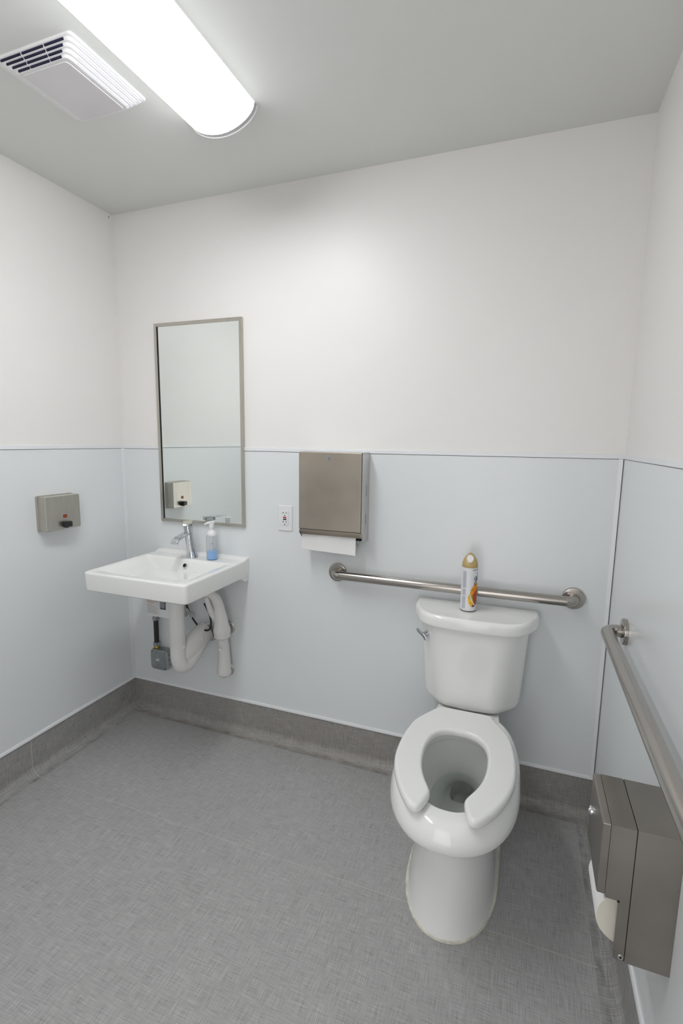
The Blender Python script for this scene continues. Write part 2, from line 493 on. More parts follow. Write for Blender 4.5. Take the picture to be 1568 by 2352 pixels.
# ---------------------------------------------------------------- exhaust vent
vt = thing('exhaust_vent', 'square white stepped exhaust fan grille on the ceiling left of the lamp', 'vent', (.5725, -.706, H))
X0, X1, Y0, Y1 = .430, .715, -.845, -.573
FX0, FX1, FY0, FY1 = .4885, .6565, -.8070, -.6010
FZ = .031
def tier(t): return (X0+(FX0-X0)*t, X1+(FX1-X1)*t, Y0+(FY0-Y0)*t, Y1+(FY1-Y1)*t)
bm = B(); rings = []
def vr(t, z, rr): a, b, c, d = tier(t); return [(x, y, H-z) for x, y in rrect(a, b, c, d, rr, 6)]
rings.append(vr(0, 0, .014)); rings.append(vr(0, .004, .014)); rings.append(vr(.03, .0058, .014)); 
NT = 4
for i in range(NT):
    t0 = .20*i+.10; z0 = .0058+i*.0062
    rings.append(vr(t0, z0+.0004, .016)); rings.append(vr(t0+.05, z0+.0012, .016))
    rings.append(vr(t0+.085, z0+.0052, .018)); rings.append(vr(t0+.12, z0+.0062, .018))
rings.append(vr(.95, FZ-.001, .016)); rings.append(vr(.985, FZ, .016))
loft(bm, rings, True, True); obj('grille', bm, 'grille', vt, ang=60)
bm = B(); f = rrect(FX0+.002, FX1-.002, FY0+.002, FY1-.002, .012, 5)
loft(bm, [[(x, y, H-FZ+.001) for x, y in f], [(x, y, H-FZ-.0012) for x, y in f], [(x, y, H-FZ-.0018) for x, y in offset(f, .001)]])
face = obj('face_plate', bm, 'grilleface', vt, ang=50)
# faint raised emblem: three nested arcs
bm = B()
for rr, a0, a1 in ((.010, 200, 330), (.007, 20, 150), (.0135, 30, 110)):
    tube(bm, [(.5725+rr*math.cos(math.radians(a0+(a1-a0)*k/10)), -.704+rr*.7*math.sin(math.radians(a0+(a1-a0)*k/10)), H-FZ-.0018) for k in range(11)], .0006, 6)
obj('emblem', bm, 'grille', vt)
for i in range(NT):                    # air slots: short bars of dark opening on the near and far sides
    t = .20*i+.19; z = .0058+i*.0062+.0034
    a, b, c, d = tier(t)
    a += .016; b -= .018
    L_ = b-a
    cuts = [(0, .325-.02*i), (.35-.02*i, .685+.015*i), (.71+.015*i, 1)]
    for yy in (c,):
        for u0, u1 in cuts:
            bm = B(); box(bm, a+L_*u0, a+L_*u1, yy-.0032, yy+.0032, H-z-.0022, H-z+.0022)
            obj('air_slot', bm, 'slot', vt, flat=True)
    for xx, sgn in ((b+.018, 1),):
        bm = B(); box(bm, xx-.0008+.0006*sgn, xx+.0008+.0006*sgn, c+.03, d-.006, H-z-.0011, H-z+.0011)
        obj('air_slot', bm, 'greyprint', vt, flat=True)

# ---------------------------------------------------------------- mirror
MA = .010                              # hangs very slightly out of square
mr_ = thing('wall_mirror', 'tall stainless-framed mirror on the back wall above the sink', 'mirror', (.4585, -.010, 1.0115))
mx0, mx1, mz0, mz1 = .2285, .6885, 1.0115, 1.9235
fw = .0135
for (pts) in (((mx0, mz0), (mx0, mz1), (mx0+fw, mz1-fw), (mx0+fw, mz0+fw)),
              ((mx1, mz1), (mx1, mz0), (mx1-fw, mz0+fw), (mx1-fw, mz1-fw)),
              ((mx0, mz1), (mx1, mz1), (mx1-fw, mz1-fw), (mx0+fw, mz1-fw)),
              ((mx1, mz0), (mx0, mz0), (mx0+fw, mz0+fw), (mx1-fw, mz0+fw))):
    bm = B(); prism(bm, pts, lambda a, b, s: (a, (-.002, -.018)[s], b), .0006)
    obj('frame_rail', bm, 'steel_v', mr_)
bm = B()
box(bm, mx0+fw-.003, mx1-fw+.003, -.0115, -.0035, mz0+fw-.003, mz1-fw+.003)
mg = obj('mirror_glass', bm, 'mirror', mr_, flat=True)
bm = B()
box(bm, mx0+fw-.0005, mx0+fw+.0014, -.0152, -.0115, mz0+fw, mz1-fw); obj('edge_gasket', bm, 'hole', mr_, flat=True)
mr_.rotation_euler.z = MA

# ---------------------------------------------------------------- sink
SX0, SX1, SY0, ST, SB = .2, .703, -.459, .866, .787
sk = thing('wall_sink', 'white rectangular wall-hung sink under the mirror', 'sink', (.4515, 0, SB))
def smin(vals, k=.004):
    m = min(vals); return m - k*math.log(sum(math.exp(-(v-m)/k) for v in vals))
def sdepth(x, y):
    l = (x-.224); l = l*.68 if l < .10 else .068+(l-.10)*.38
    def ease(t, s_, r_): return s_*t*t/(t+r_) if t > 0 else s_*t*.4
    v = smin([l, ease(.672-x, .95, .035), (-.121-y)*2.6, ease(y+.440, .75, .07), .112], .005)
    w_ = .0045
    return w_*math.log(1+math.exp(min(v/w_, 40)))
def coords(a, b, n, re=.010, ne=6):
    c = [a+re*(1-math.cos(PI/2*i/ne)) for i in range(ne)]
    c += [a+re+(b-a-2*re)*i/n for i in range(n+1)]
    c += [b-re*(1-math.cos(PI/2*i/ne)) for i in range(ne-1, -1, -1)]
    return c
xs = coords(SX0, SX1, 84); ys = coords(SY0, 0, 76)
bm = B(); grid = []
RC, RE = .018, .010
for x in xs:
    row = []
    for y in ys:
        ex = min(x-SX0, SX1-x); ey = y-SY0
        e = max(0, min(ex, ey, 1))
        z = ST - sdepth(x, y)
        if y > -.05: z += .009*(.5-.5*math.cos(PI*min(1, (y+.05)/.035)))
        if e < RE: z -= RE-math.sqrt(max(0, RE*RE-(RE-e)**2))
        px, py = x, y
        for cx, sg in ((SX0+RC, -1), (SX1-RC, 1)):
            dx, dy = (x-cx)*sg, (SY0+RC-y)
            if dx > 0 and dy > 0:
                m_ = max(dx, dy); l = math.hypot(dx, dy); px = cx+sg*dx*m_/l; py = SY0+RC-dy*m_/l
        row.append(bm.verts.new((px, py, z)))
    grid.append(row)
for i in range(len(xs)-1):
    for j in range(len(ys)-1): bm.faces.new((grid[i][j], grid[i+1][j], grid[i+1][j+1], grid[i][j+1]))
nx, ny = len(xs), len(ys)
loop = [grid[i][0] for i in range(nx)] + [grid[nx-1][j] for j in range(1, ny)] + [grid[i][ny-1] for i in range(nx-2, -1, -1)] + [grid[0][j] for j in range(ny-2, 0, -1)]
prev = loop
cxx, cyy = .4515, -.2
for z, s in ((.82, .999), (SB+.004, .994), (SB, .985), (SB, .93), (SB+.02, .92), (SB+.02, .2)):
    cur = []
    for v in loop:
        y = v.co.y if (v.co.y > -.0005) else (cyy+(v.co.y-cyy)*s if v.co.y < cyy else v.co.y)
        cur.append(bm.verts.new((cxx+(v.co.x-cxx)*s, y if s > .9 else (cyy+(v.co.y-cyy)*s), z)))
    n = len(loop)
    for i in range(n): bm.faces.new((prev[i], prev[(i+1) % n], cur[(i+1) % n], cur[i]))
    prev = cur
bm.faces.new(prev)
basin = obj('basin', bm, 'porcelain', sk, ang=60)
bm = B()                               # rounded belly under the bowl
rings = []
for z, a, b in ((.812, .20, .155), (.785, .195, .15), (.760, .150, .125), (.732, .105, .095), (.712, .075, .07), (.700, .045, .045), (.694, .020, .020)):
    sh = min(1, (.812-z)/.08)
    rings.append([(.4515+.022*sh+a*math.cos(2*PI*k/40), -.235+.045*sh+b*math.sin(2*PI*k/40), z) for k in range(40)])
loft(bm, rings); obj('basin_underside', bm, 'porcelain', sk)
for a, b in ((.655, .698), (.205, .248)):
    bm = B(); prism(bm, [(0, SB+.01), (0, .762), (-.03, .764), (-.09, SB+.01)], lambda p, q, s, a=a, b=b: ((a, b)[s], p, q), .003); obj('wall_lug', bm, 'porcelain', sk)
bm = B(); lathe(bm, [(.0108, 0), (.0100, -.0018), (.0085, -.0018), (.0083, .001)], (.4515, 0, 0), 'y', 24)
R_ = Matrix.Rotation(math.radians(-28), 4, 'X')
def ov(c): v = R_ @ Vector((c.x-.4515, c.y, c.z)); return Vector((.4515+v.x, -.1375+v.y-.001, .8405+v.z))
obj('overflow_ring', mapverts(bm, ov), 'chrome', sk)
bm = B(); lathe(bm, [(.0084, -.0006), (.0084, -.0010)], (.4515, 0, 0), 'y', 24); obj('overflow_hole', mapverts(bm, ov), 'hole', sk)
bm = B(); lathe(bm, [(.03, 0), (.03, .003), (.022, .004), (.018, .001), (.004, .003)], (.4515, -.200, ST-sdepth(.4515, -.200)-.001), 'z', 28); obj('drain', bm, 'chrome', sk)

# faucet
FC = Vector((.4515, -.083, ST))
fa = thing('faucet', 'chrome single-lever faucet standing on the sink deck', 'faucet', FC)
LEAN = Vector((-.012, -.014, 0))/.17   # leans a little forward
def ellring(c, a, b, n=32): return [(c.x+a*math.cos(2*PI*k/n), c.y+b*math.sin(2*PI*k/n), c.z) for k in range(n)]
bm = B()
loft(bm, [ellring(FC+Vector((0, 0, h))+LEAN*h, a, b) for h, a, b in ((0, .0265, .0265), (.003, .0268, .0268), (.006, .0262, .0262), (.02, .0222, .0222), (.04, .0203, .0203), (.08, .0195, .0195), (.14, .0196, .0196), (.150, .0196, .0196))])
obj('faucet_body', bm, 'chrome', fa)
bm = B(); c = FC+LEAN*.15
loft(bm, [ellring(c+Vector((0, 0, h)), a, a) for h, a in ((.149, .0175), (.154, .0175), (.1545, .021), (.158, .021))])
obj('faucet_neck', bm, 'chrome', fa)
bm = B()                               # flat open spout
prof = []
sp = spline([(0, .128), (-.03, .122), (-.06, .113), (-.085, .104), (-.100, .095), (-.108, .083)], 5)
sp = [Vector((q[0], q[1], 0)) if not hasattr(q, 'z') else q for q in [Vector((a, b, 0)) for a, b in [(0, .128)]]] if False else spline([(0, .126, 0), (-.03, .1195, 0), (-.06, .113, 0), (-.080, .1080, 0), (-.094, .1010, 0), (-.1015, .0920, 0), (-.1050, .0820, 0)], 5)
rings = []
for i, q in enumerate(sp):
    a = sp[max(i-1, 0)]; b = sp[min(i+1, len(sp)-1)]; t = (b-a).normalized(); n_ = Vector((-t.y, t.x, 0))*-1
    if n_.y < 0: n_ = -n_
    f_ = i/(len(sp)-1); hw = .0150+.0032*f_; th = .0125-.0035*f_
    ring = []
    for u, v in rrect(-hw, hw, -th, 0, .003, 3):
        ring.append((FC.x+LEAN.x*.12+u, FC.y+LEAN.y*.12+q.x+n_.x*v, FC.z+q.y+n_.y*v))
    rings.append(ring)
loft(bm, rings); obj('spout', bm, 'chrome', fa)
bm = B()                               # lever, turned towards the right front
ld = Vector((.58, -.81, 0)); ls = Vector((.81, .58, 0)); rings = []
for s, hw, z0, th in ((-.026, .017, .152, .016), (-.022, .021, .150, .020), (.0, .0215, .150, .0205), (.018, .0212, .150, .020), (.0225, .0205, .152, .0185), (.0235, .0200, .1655, .005), (.05, .0195, .1665, .0045), (.082, .0190, .1680, .004), (.088, .0175, .1685, .003)):
    base = FC + LEAN*.15 + ld*s
    rings.append([(base.x+ls.x*u, base.y+ls.y*u, FC.z+z0+v) for u, v in rrect(-hw, hw, 0, th, .0022, 3)])
loft(bm, rings); obj('lever', bm, 'chrome', fa)

# pump bottle
PC = Vector((.556, -.078, ST+.0005))
pb = thing('soap_bottle', 'clear pump bottle of blue liquid soap standing on the sink', 'bottle', PC)
bm = B(); lathe(bm, [(.022, 0), (.0245, .002), (.0255, .006), (.0245, .05), (.0250, .10), (.0255, .103), (.0245, .106), (.020, .110), (.0165, .113)], PC, 'z', 36)
obj('bottle_body', bm, 'clear', pb)
bm = B(); lathe(bm, [(.021, .0012), (.0238, .004), (.0240, .012), (.0234, .038), (.0234, .0385)], PC, 'z', 36); obj('liquid_soap', bm, 'liquid', pb)
bm = B(); lathe(bm, [(.0215, .110), (.0222, .114), (.0205, .122), (.014, .130), (.0095, .134), (.009, .145), (.0115, .146), (.0115, .160), (.0125, .162), (.0125, .172), (.008, .174)], PC, 'z', 28)
pump = obj('pump_cap', bm, 'plastic', pb)
bm = B(); nd = Vector((-.35, -.94, 0)); c = PC+Vector((0, 0, .168))
tube(bm, [c-nd*.014, c, c+nd*.020, c+nd*.038+Vector((0, 0, -.004))], [.006, .0075, .0055, .0035], 14); obj('nozzle', bm, 'plastic', pb)
bm = B(); tube(bm, [PC+Vector((0, 0, .112)), PC+Vector((0, 0, .085)), PC+Vector((0, 0, .0845)), PC+Vector((0, 0, .074))], [.006, .006, .004, .004], 14); obj('pump_chamber', bm, 'plastic', pb)
bm = B(); tube(bm, [PC+Vector((0, 0, .0738)), PC+Vector((0, 0, .070))], .0045, 12); obj('pump_valve', bm, 'zinc', pb)
bm = B(); tube(bm, [PC+Vector((0, 0, .074)), PC+Vector((-.004, 0, .04)), PC+Vector((-.014, -.004, .004))], .0018, 10); obj('dip_tube', bm, 'plastic', pb)

# ---------------------------------------------------------------- under the sink
HX0, HX1, HZ0, HZ1 = .1555, .350, .5435, .725
wh = thing('water_heater', 'small white electric water heater on the wall under the sink', 'water heater', ((HX0+HX1)/2, -PT, HZ0))
bm = B(); box(bm, HX0, HX1, -.070, -PT, HZ0, HZ1, .003); obj('housing', bm, 'plastic', wh)
bm = B(); box(bm, HX0+.006, HX0+.078, -.0712, -.0700, HZ0+.010, HZ0+.105); lb = obj('instruction_label', bm, 'label', wh, flat=True)
def on_wall(bm, x, y, z): return mapverts(bm, lambda c: Vector((x+c.x, y-c.z, z+c.y)))
obj('lettering', on_wall(txt('INSTANT-FLOW', .0088, bold=.0001), HX0+.012, -.0714, HZ0+.075), 'orangetext', lb, flat=True)
obj('lettering', on_wall(txt('WATER HEATER', .0058, bold=.0001), HX0+.012, -.0714, HZ0+.0685), 'darktext', lb, flat=True)
obj('lettering', on_wall(txt('WARNING:', .0055, bold=.0001), HX0+.012, -.0714, HZ0+.056), 'orangetext', lb, flat=True)
bm = B()
for i in range(6):
    x = HX0+.012
    while x < HX0+.058+.01*(i % 2):
        w_ = random.uniform(.003, .009); box(bm, x, x+w_, -.0715, -.0712, HZ0+.049-.006*i, HZ0+.0505-.006*i); x += w_+.0018
o = obj('fine_print', bm, 'greyprint', lb, flat=True)
bm = B(); box(bm, HX0+.0875, HX0+.122, -.0712, -.0700, HZ0+.042, HZ0+.112); dl = obj('rating_label', bm, 'darklabel', wh, flat=True)
bm = B()
for i in range(9):
    x = HX0+.090
    while x < HX0+.114:
        w_ = random.uniform(.002, .007); box(bm, x, x+w_, -.0715, -.0712, HZ0+.104-.0065*i, HZ0+.1065-.0065*i); x += w_+.0016
obj('fine_print', bm, 'label', dl, flat=True)
bm = B(); lathe(bm, [(.004, 0), (.0035, -.002), (.001, -.0024)], (HX0+.012, -.070, HZ0+.112), 'y', 14); obj('screw', bm, 'darktext', wh)
# pipe stub beside the heater
ps = thing('pipe_stub', 'short white pipe stub with a dark bore under the sink, right of the heater', 'pipe', (.375, -PT, .555))
bm = B(); lathe(bm, [(.0, -PT), (.012, -PT), (.012, -.018), (.006, -.018), (.006, -.012)], (.380, 0, .556), 'y', 24); obj('pipe', bm, 'plastic', ps)
bm = B(); lathe(bm, [(.006, -.0135), (.006, -.0128)], (.380, 0, .556), 'y', 16); obj('bore', bm, 'hole', ps)

# junction box with switch
jb = thing('junction_box', 'grey metal switch box low on the wall under the sink', 'switch box', (.207, -PT, .262))
bm = B(); box(bm, .158, .256, -.046, -PT, .262, .361, .006); jbx = obj('box_body', bm, 'zincbody', jb)
bm = B()
oc = [(.157+.012, .2605), (.257-.012, .2605), (.257, .2725), (.257, .3495), (.245, .3615), (.169, .3615), (.157, .3495), (.157, .2725)]
loft(bm, [[(a, -.046, b) for a, b in oc], [(a, -.052, b) for a, b in oc], [(a, -.0535, b) for a, b in offset(oc, .0015)]])
cv_ = obj('cover_plate', bm, 'zinc', jb)
bm = B(); box(bm, .2015, .2125, -.0545, -.0535, .299, .325, .0003); obj('switch_slot', bm, 'zincbody', jb)
bm = B(); prism(bm, [(-.0535, .304), (-.0535, .320), (-.070, .322), (-.070, .315)], lambda p, q, s: ((.203, .211)[s], p, q), .001); obj('toggle', bm, 'plastic', jb)
for sx_, sz_ in ((.207, .334), (.207, .288), (.167, .353), (.247, .353), (.247, .270)):
    bm = B(); lathe(bm, [(.0045, 0), (.0042, -.0018), (.0015, -.0025)], (sx_, -.0535, sz_), 'y', 14); obj('screw', bm, 'darktext' if sx_ != .207 else 'zinc', jb)
for yy in (-.036, -.024, -.012):
    for zz in (.285, .312, .338):
        bm = B(); lathe(bm, [(.0025, 0), (.0025, .0008)], (.256, yy, zz), 'x', 8); obj('punched_hole', bm, 'hole', jb)
bm = B(); lathe(bm, [(.010, 0), (.010, .0006)], (.236, -.024, .361), 'z', 20); obj('knockout', bm, 'zinc', jb)
# conduit
cn = thing('flexible_conduit', 'short black conduit between the heater and the grey switch box', 'conduit', (.1765, -.028, .361))
c = Vector((.1765, -.028, 0))
bm = B()
for i in range(26):
    z = .395+i*(.503-.395)/25; rr = .0118 if i % 2 else .0108
    pass
lathe(bm, [((.0120 if i % 2 else .0112), .389+i*(.512-.389)/40) for i in range(41)], c, 'z', 24); obj('conduit', bm, 'rubber', cn)
for z0, z1 in ((.3735, .392), (.507, .523)):
    bm = B(); lathe(bm, [(.0155, z0), (.0175, z0+.001), (.0175, z1-.001), (.0155, z1)], c, 'z', 6); obj('connector_nut', bm, 'zinc', cn, ang=20)
bm = B(); lathe(bm, [(.013, .523), (.013, .535), (.0145, .535), (.0145, .543)], c, 'z', 20); obj('collar', bm, 'zinc', cn)
bm = B(); lathe(bm, [(.0145, .3615), (.0145, .3665), (.0135, .3735)], c, 'z', 24); obj('lock_ring', bm, 'brass', cn)

# drain trap in its white safety cover
dt = thing('drain_cover', 'white padded U-shaped drain pipe cover under the sink', 'pipe cover', (.4515, -.2, .345))
bm = B()
pth = spline([(.4520, -.205, .735), (.4520, -.205, .60), (.4520, -.205, .48), (.4525, -.203, .425), (.4550, -.188, .391), (.4600, -.158, .386), (.4640, -.128, .405), (.4680, -.100, .432), (.4720, -.070, .462), (.4740, -.030, .485)], 6)
n = len(pth)
ra = []
for i in range(n):
    f_ = i/(n-1)
    ra.append(.0345 if f_ < .3 else .0345+.006*(f_-.3)/.7)
ra[-1] *= .93
tube(bm, pth, ra, 28, r2=[a*.95 for i, a in enumerate(ra)]); dcv = obj('cover_sleeve', bm, 'guard', dt, ang=70)
bm = B(); pth = spline([(.4535, -.200, .432), (.4560, -.172, .436), (.4610, -.135, .450), (.4670, -.098, .468), (.4730, -.064, .486), (.4770, -.034, .499)], 5)
n = len(pth); tube(bm, pth, [.020+.040*math.sin(PI/2*min(1, i/(n*.5)))-.008*max(0, i/n-.6)/.4 for i in range(n)], 28, r2=[.022+.018*math.sin(PI/2*min(1, i/(n*.5))) for i in range(n)])
obj('arm_sleeve', bm, 'guard', dt, ang=70)
for p_ in ((.4850, -.2100, .487), (.5035, -.105, .490)):
    bm = B(); lathe(bm, [(.0078, .002), (.0076, -.0008), (.006, -.0016)], (0, 0, 0), 'y', 20)
    Rz = Matrix.Rotation(math.radians(35), 4, 'Z')
    obj('snap_button', mapverts(bm, lambda c_, p_=p_: (Rz @ c_)+Vector(p_)), 'guard', dt)
bm = B(); lathe(bm, [(.045, -PT), (.045, -.007), (.036, -.013), (.02, -.015)], (.484, 0, .484), 'y', 36); obj('wall_flange', bm, 'steel_side', dt)

def valve_cover(name, label, path, rad, bulb, fl, btn=None):
    t = thing(name, label, 'pipe cover', (fl[0], -PT, fl[1]), 'padded covers over the water supply valves')
    pts = spline(path, 6); n = len(pts)
    rr = []
    for i in range(n):
        f_ = i/(n-1); j = f_*(len(rad)-1); a = int(min(j, len(rad)-2)); s = j-a; s = s*s*(3-2*s)
        rr.append(rad[a]*(1-s)+rad[a+1]*s)
    bm = B(); tube(bm, pts, rr, 26); obj('cover_sleeve', bm, 'guard', t, ang=75)
    bm = B(); lathe(bm, [(.033, -PT), (.033, -.006), (.028, -.012), (.012, -.014), (.012, -.04)], (fl[0], 0, fl[1]), 'y', 32); obj('wall_flange', bm, 'steel_side', t)
    if btn:
        bm = B(); lathe(bm, [(.0078, .002), (.0076, -.0008), (.006, -.0016)], (0, 0, 0), 'y', 20)
        obj('snap_button', mapverts(bm, lambda c_: (Matrix.Rotation(math.radians(30), 4, 'Z') @ c_)+Vector(btn)), 'guard', t)
valve_cover('valve_cover', 'upper white teardrop valve cover under the sink, curving out near the top',
            [(.543, -.135, .715), (.562, -.115, .718), (.582, -.10, .695), (.592, -.088, .65), (.596, -.078, .58), (.596, -.074, .535), (.596, -.072, .505), (.596, -.072, .487)],
            [.014, .020, .022, .024, .031, .039, .037, .012], None, (.588, .522))
valve_cover('valve_cover', 'lower white teardrop valve cover under the sink, hanging below the other',
            [(.545, -.115, .700), (.558, -.095, .62), (.568, -.070, .58), (.572, -.045, .52), (.578, -.040, .46), (.584, -.044, .40), (.586, -.048, .345), (.585, -.048, .310), (.585, -.048, .291)],
            [.012, .016, .020, .025, .027, .031, .0345, .012], None, (.580, .312), (.590, -.085, .443))

# heater cable with tag
cb = thing('power_cable', 'black looping cable with a small white tag under the sink', 'cable', (.47, -.06, .60))
bm = B(); tube(bm, spline([(.385, -.06, .640), (.400, -.065, .612), (.425, -.07, .575), (.46, -.07, .535), (.50, -.075, .520), (.532, -.08, .530), (.545, -.085, .565), (.540, -.09, .61), (.522, -.10, .66)], 8), .0042, 12)
obj('cable', bm, 'rubber', cb)
bm = B(); t_ = bmesh.new(); box(t_, -.0065, .0065, -.0058, -.0046, -.024, .024)
for v in t_.verts: v.co = Matrix.Rotation(math.radians(-34), 4, 'Y') @ v.co + Vector((.416, -.069, .590))
merge(bm, t_); obj('tag', bm, 'label', cb, flat=True)
bm = B()
for i in range(4):
    t_ = bmesh.new(); box(t_, -.0045, .0045, -.0063, -.0058, -.018+i*.010, -.014+i*.010)
    for v in t_.verts: v.co = Matrix.Rotation(math.radians(-34), 4, 'Y') @ v.co + Vector((.416, -.069, .590))
    merge(bm, t_)
obj('tag_print', bm, 'darktext', cb, flat=True)

# ---------------------------------------------------------------- wall soap dispenser
sd = thing('soap_dispenser', 'stainless steel box soap dispenser with black push valve on the left wall', 'soap dispenser', (PT, -.406, 1.02))
bm = B(); pr_ = rrect(-.491, -.3205, .9960+.0225, 1.1665, .008, 5)
loft(bm, [[(PT, a, b) for a, b in pr_], [(.011, a, b) for a, b in pr_], [(.014, a, b) for a, b in offset(pr_, .001)]])
obj('back_plate', bm, 'steel_v', sd)
bm = B(); pr_ = rrect(-.4875, -.3235, 1.0215, 1.1645, .006, 4)
loft(bm, [[(.013, a, b) for a, b in pr_], [(.0515, a, b) for a, b in pr_], [(.0535, a, b) for a, b in offset(pr_, .0006)], [(.0545, a, b) for a, b in offset(pr_, .0022)]])
obj('body', bm, 'steel_v', sd, ang=60)
wy, wz = -.4005, 1.0765
bm = B(); q = rrect(wy-.012, wy+.012, wz-.0095, wz+.0095, .006, 4)
loft(bm, [[(.0540, a, b) for a, b in q], [(.0552, a, b) for a, b in q], [(.0552, a, b) for a, b in offset(q, .0014)], [(.0545, a, b) for a, b in offset(q, .0016)]]); obj('window_ring', bm, 'steel_side', sd)
bm = B(); q = rrect(wy-.0105, wy+.0105, wz-.008, wz+.008, .005, 4)
loft(bm, [[(.0544, a, b) for a, b in q], [(.0550, a, b) for a, b in q]]); obj('level_window', bm, 'amber', sd)
bm = B(); q = rrect(wy-.0045, wy+.0045, wz-.0015, wz+.0035, .001, 2)
loft(bm, [[(.0549, a, b) for a, b in q], [(.0553, a, b) for a, b in q]]); obj('window_core', bm, 'amberdark', sd)
bm = B(); box(bm, .0545, .078, -.4145, -.3845, 1.032, 1.0545, .003); pv = obj('push_valve', bm, 'black', sd)
bm = B(); box(bm, .0545, .066, -.405, -.394, 1.027, 1.033, .001); obj('valve_spout', bm, 'black', sd)

# ---------------------------------------------------------------- outlet
ot = thing('electrical_outlet', 'white wall outlet with red and black test buttons left of the towel dispenser', 'outlet', (.8895, -PT, 1.011))
bm = B(); q = rrect(.8545, .9245, 1.0105, 1.1225, .004, 4)
loft(bm, [[(a, -PT, b) for a, b in q], [(a, -.006, b) for a, b in q], [(a, -.0085, b) for a, b in offset(q, .0025)]]); obj('cover_plate', bm, 'plastic', ot)
bm = B(); q = rrect(.8735, .9055, 1.0345, 1.0985, .004, 3)
loft(bm, [[(a, -.0083, b) for a, b in q], [(a, -.0108, b) for a, b in q], [(a, -.0116, b) for a, b in offset(q, .001)]]); rc = obj('receptacle', bm, 'plastic', ot)
for zc in (1.0905, 1.0515):
    for (dx, dz, w_, h_) in ((-.0075, 0, .0012, .0035), (-.0095, 0, .0018, .0009), (.0065, 0, .0012, .0036)):
        bm = B(); box(bm, .8895+dx-w_, .8895+dx+w_, -.0119, -.0115, zc+dz-h_, zc+dz+h_); obj('slot', bm, 'hole', ot, flat=True)
    bm = B(); lathe(bm, [(.0026, -.0115), (.0026, -.0119)], (.8895, 0, zc-.0115), 'y', 14); obj('ground_hole', bm, 'hole', ot)
bm = B(); box(bm, .882, .897, -.0130, -.0112, 1.0675, 1.0735, .0005); obj('test_button', bm, 'red', ot)
bm = B(); box(bm, .882, .897, -.0130, -.0112, 1.0595, 1.0645, .0005); obj('reset_button', bm, 'black', ot)
for zc in (1.1145, 1.0185):
    bm = B(); lathe(bm, [(.0032, -.0083), (.003, -.0092), (.001, -.0095)], (.8895, 0, zc), 'y', 14); obj('screw', bm, 'plastic', ot)
bm = B(); lathe(bm, [(.0009, -.0115), (.0009, -.0119)], (.901, 0, 1.040), 'y', 8); obj('status_light', bm, 'lime', ot)

# ---------------------------------------------------------------- paper towel dispenser
td = thing('towel_dispenser', 'stainless steel paper towel dispenser with lock on the back wall', 'towel dispenser', (1.135, -PT, 1.0))
DX0, DX1 = .9995, 1.2700
bm = B()
side = [(-.006, 1.3610), (-.0945, 1.3590), (-.0945, 1.0420), (-.0985, 1.0300), (-.070, 1.0020), (-.006, .9985)]
for xa, xb in ((DX0, DX0+.0015), (DX1-.0015, DX1)):
    prism(bm, side, lambda a, b, s, xa=xa, xb=xb: ((xa, xb)[s], a, b))
box(bm, DX0+.0006, DX1-.0006, -.0945, -.006, 1.3585, 1.3608)
box(bm, DX0+.0015, DX1-.0015, -.007, -PT, .999, 1.360)
obj('cabinet', bm, 'steel_side', td, ang=25)
bm = B(); box(bm, DX0+.0015, DX1-.0015, -.0900, -.007, 1.045, 1.3580); obj('cabinet_interior', bm, 'zincbody', td, flat=True)
bm = B(); box(bm, DX0-.0005, DX1-.0035, -.1000, -.0955, 1.0455, 1.3590, .0018, 3)
door = obj('door', bm, 'steel', td, ang=60)
bm = B(); prism(bm, rpoly([(-.098, 1.0440), (-.0945, 1.0440), (-.080, 1.0225), (-.086, 1.0205), (-.096, 1.0330)], .001, 2), lambda a, b, s: ((DX0+.004, DX1+.001)[s], a, b)); obj('lower_lip', bm, 'steel', td)
bm = B(); lathe(bm, [(.0085, -.0995), (.0085, -.1030), (.0070, -.1050), (.0058, -.1050), (.0056, -.1035)], (1.1330, 0, 1.3360), 'y', 28); lk = obj('lock', bm, 'chrome', td)
bm = B(); box(bm, 1.1321, 1.1335, -.1048, -.1034, 1.3318, 1.3400); obj('keyhole', bm, 'hole', td, flat=True)
for z0, z1 in ((1.186, 1.232), (1.072, 1.115)):
    bm = B(); box(bm, DX1-.0005, DX1+.0004, -.0455, -.0435, z0, z1); obj('sight_slot', bm, 'hole', td, flat=True)
bm = B(); box(bm, DX0+.01, DX1-.01, -.075, -.03, 1.0080, 1.0450); obj('throat', bm, 'hole', td, flat=True)
bm = B(); tube(bm, spline([(1.247, -.07, 1.02), (1.249, -.072, 1.000), (1.246, -.070, .988), (1.241, -.068, .993)], 4), .002, 8); obj('spring_clip', bm, 'zinc', td)
pw = thing('paper_towel', 'white folded paper towels hanging out of the towel dispenser', 'paper towel', (1.12, -.075, .95))
for i, (yy, dz) in enumerate(((-.0775, .000), (-.0755, .003), (-.0735, -.0015))):
    bm = B(); rings = []
    for k_ in range(13):
        x = 1.0030+(1.2405-1.0030)*k_/12
        zb = .9555-.0090*k_/12+dz+.0004*math.sin(k_*1.3+i)
        wv = .0006*math.sin(k_*.9+i)
        rings.append([(x, yy+wv, 1.030), (x, yy+.0009+wv, 1.030), (x, yy+.0016+wv*2, zb), (x, yy+wv*2-.0002, zb-.0004), (x, yy-.0010+wv*2, zb)])
    loft(bm, rings); obj('towel_fold', bm, 'paper', pw, ang=60)

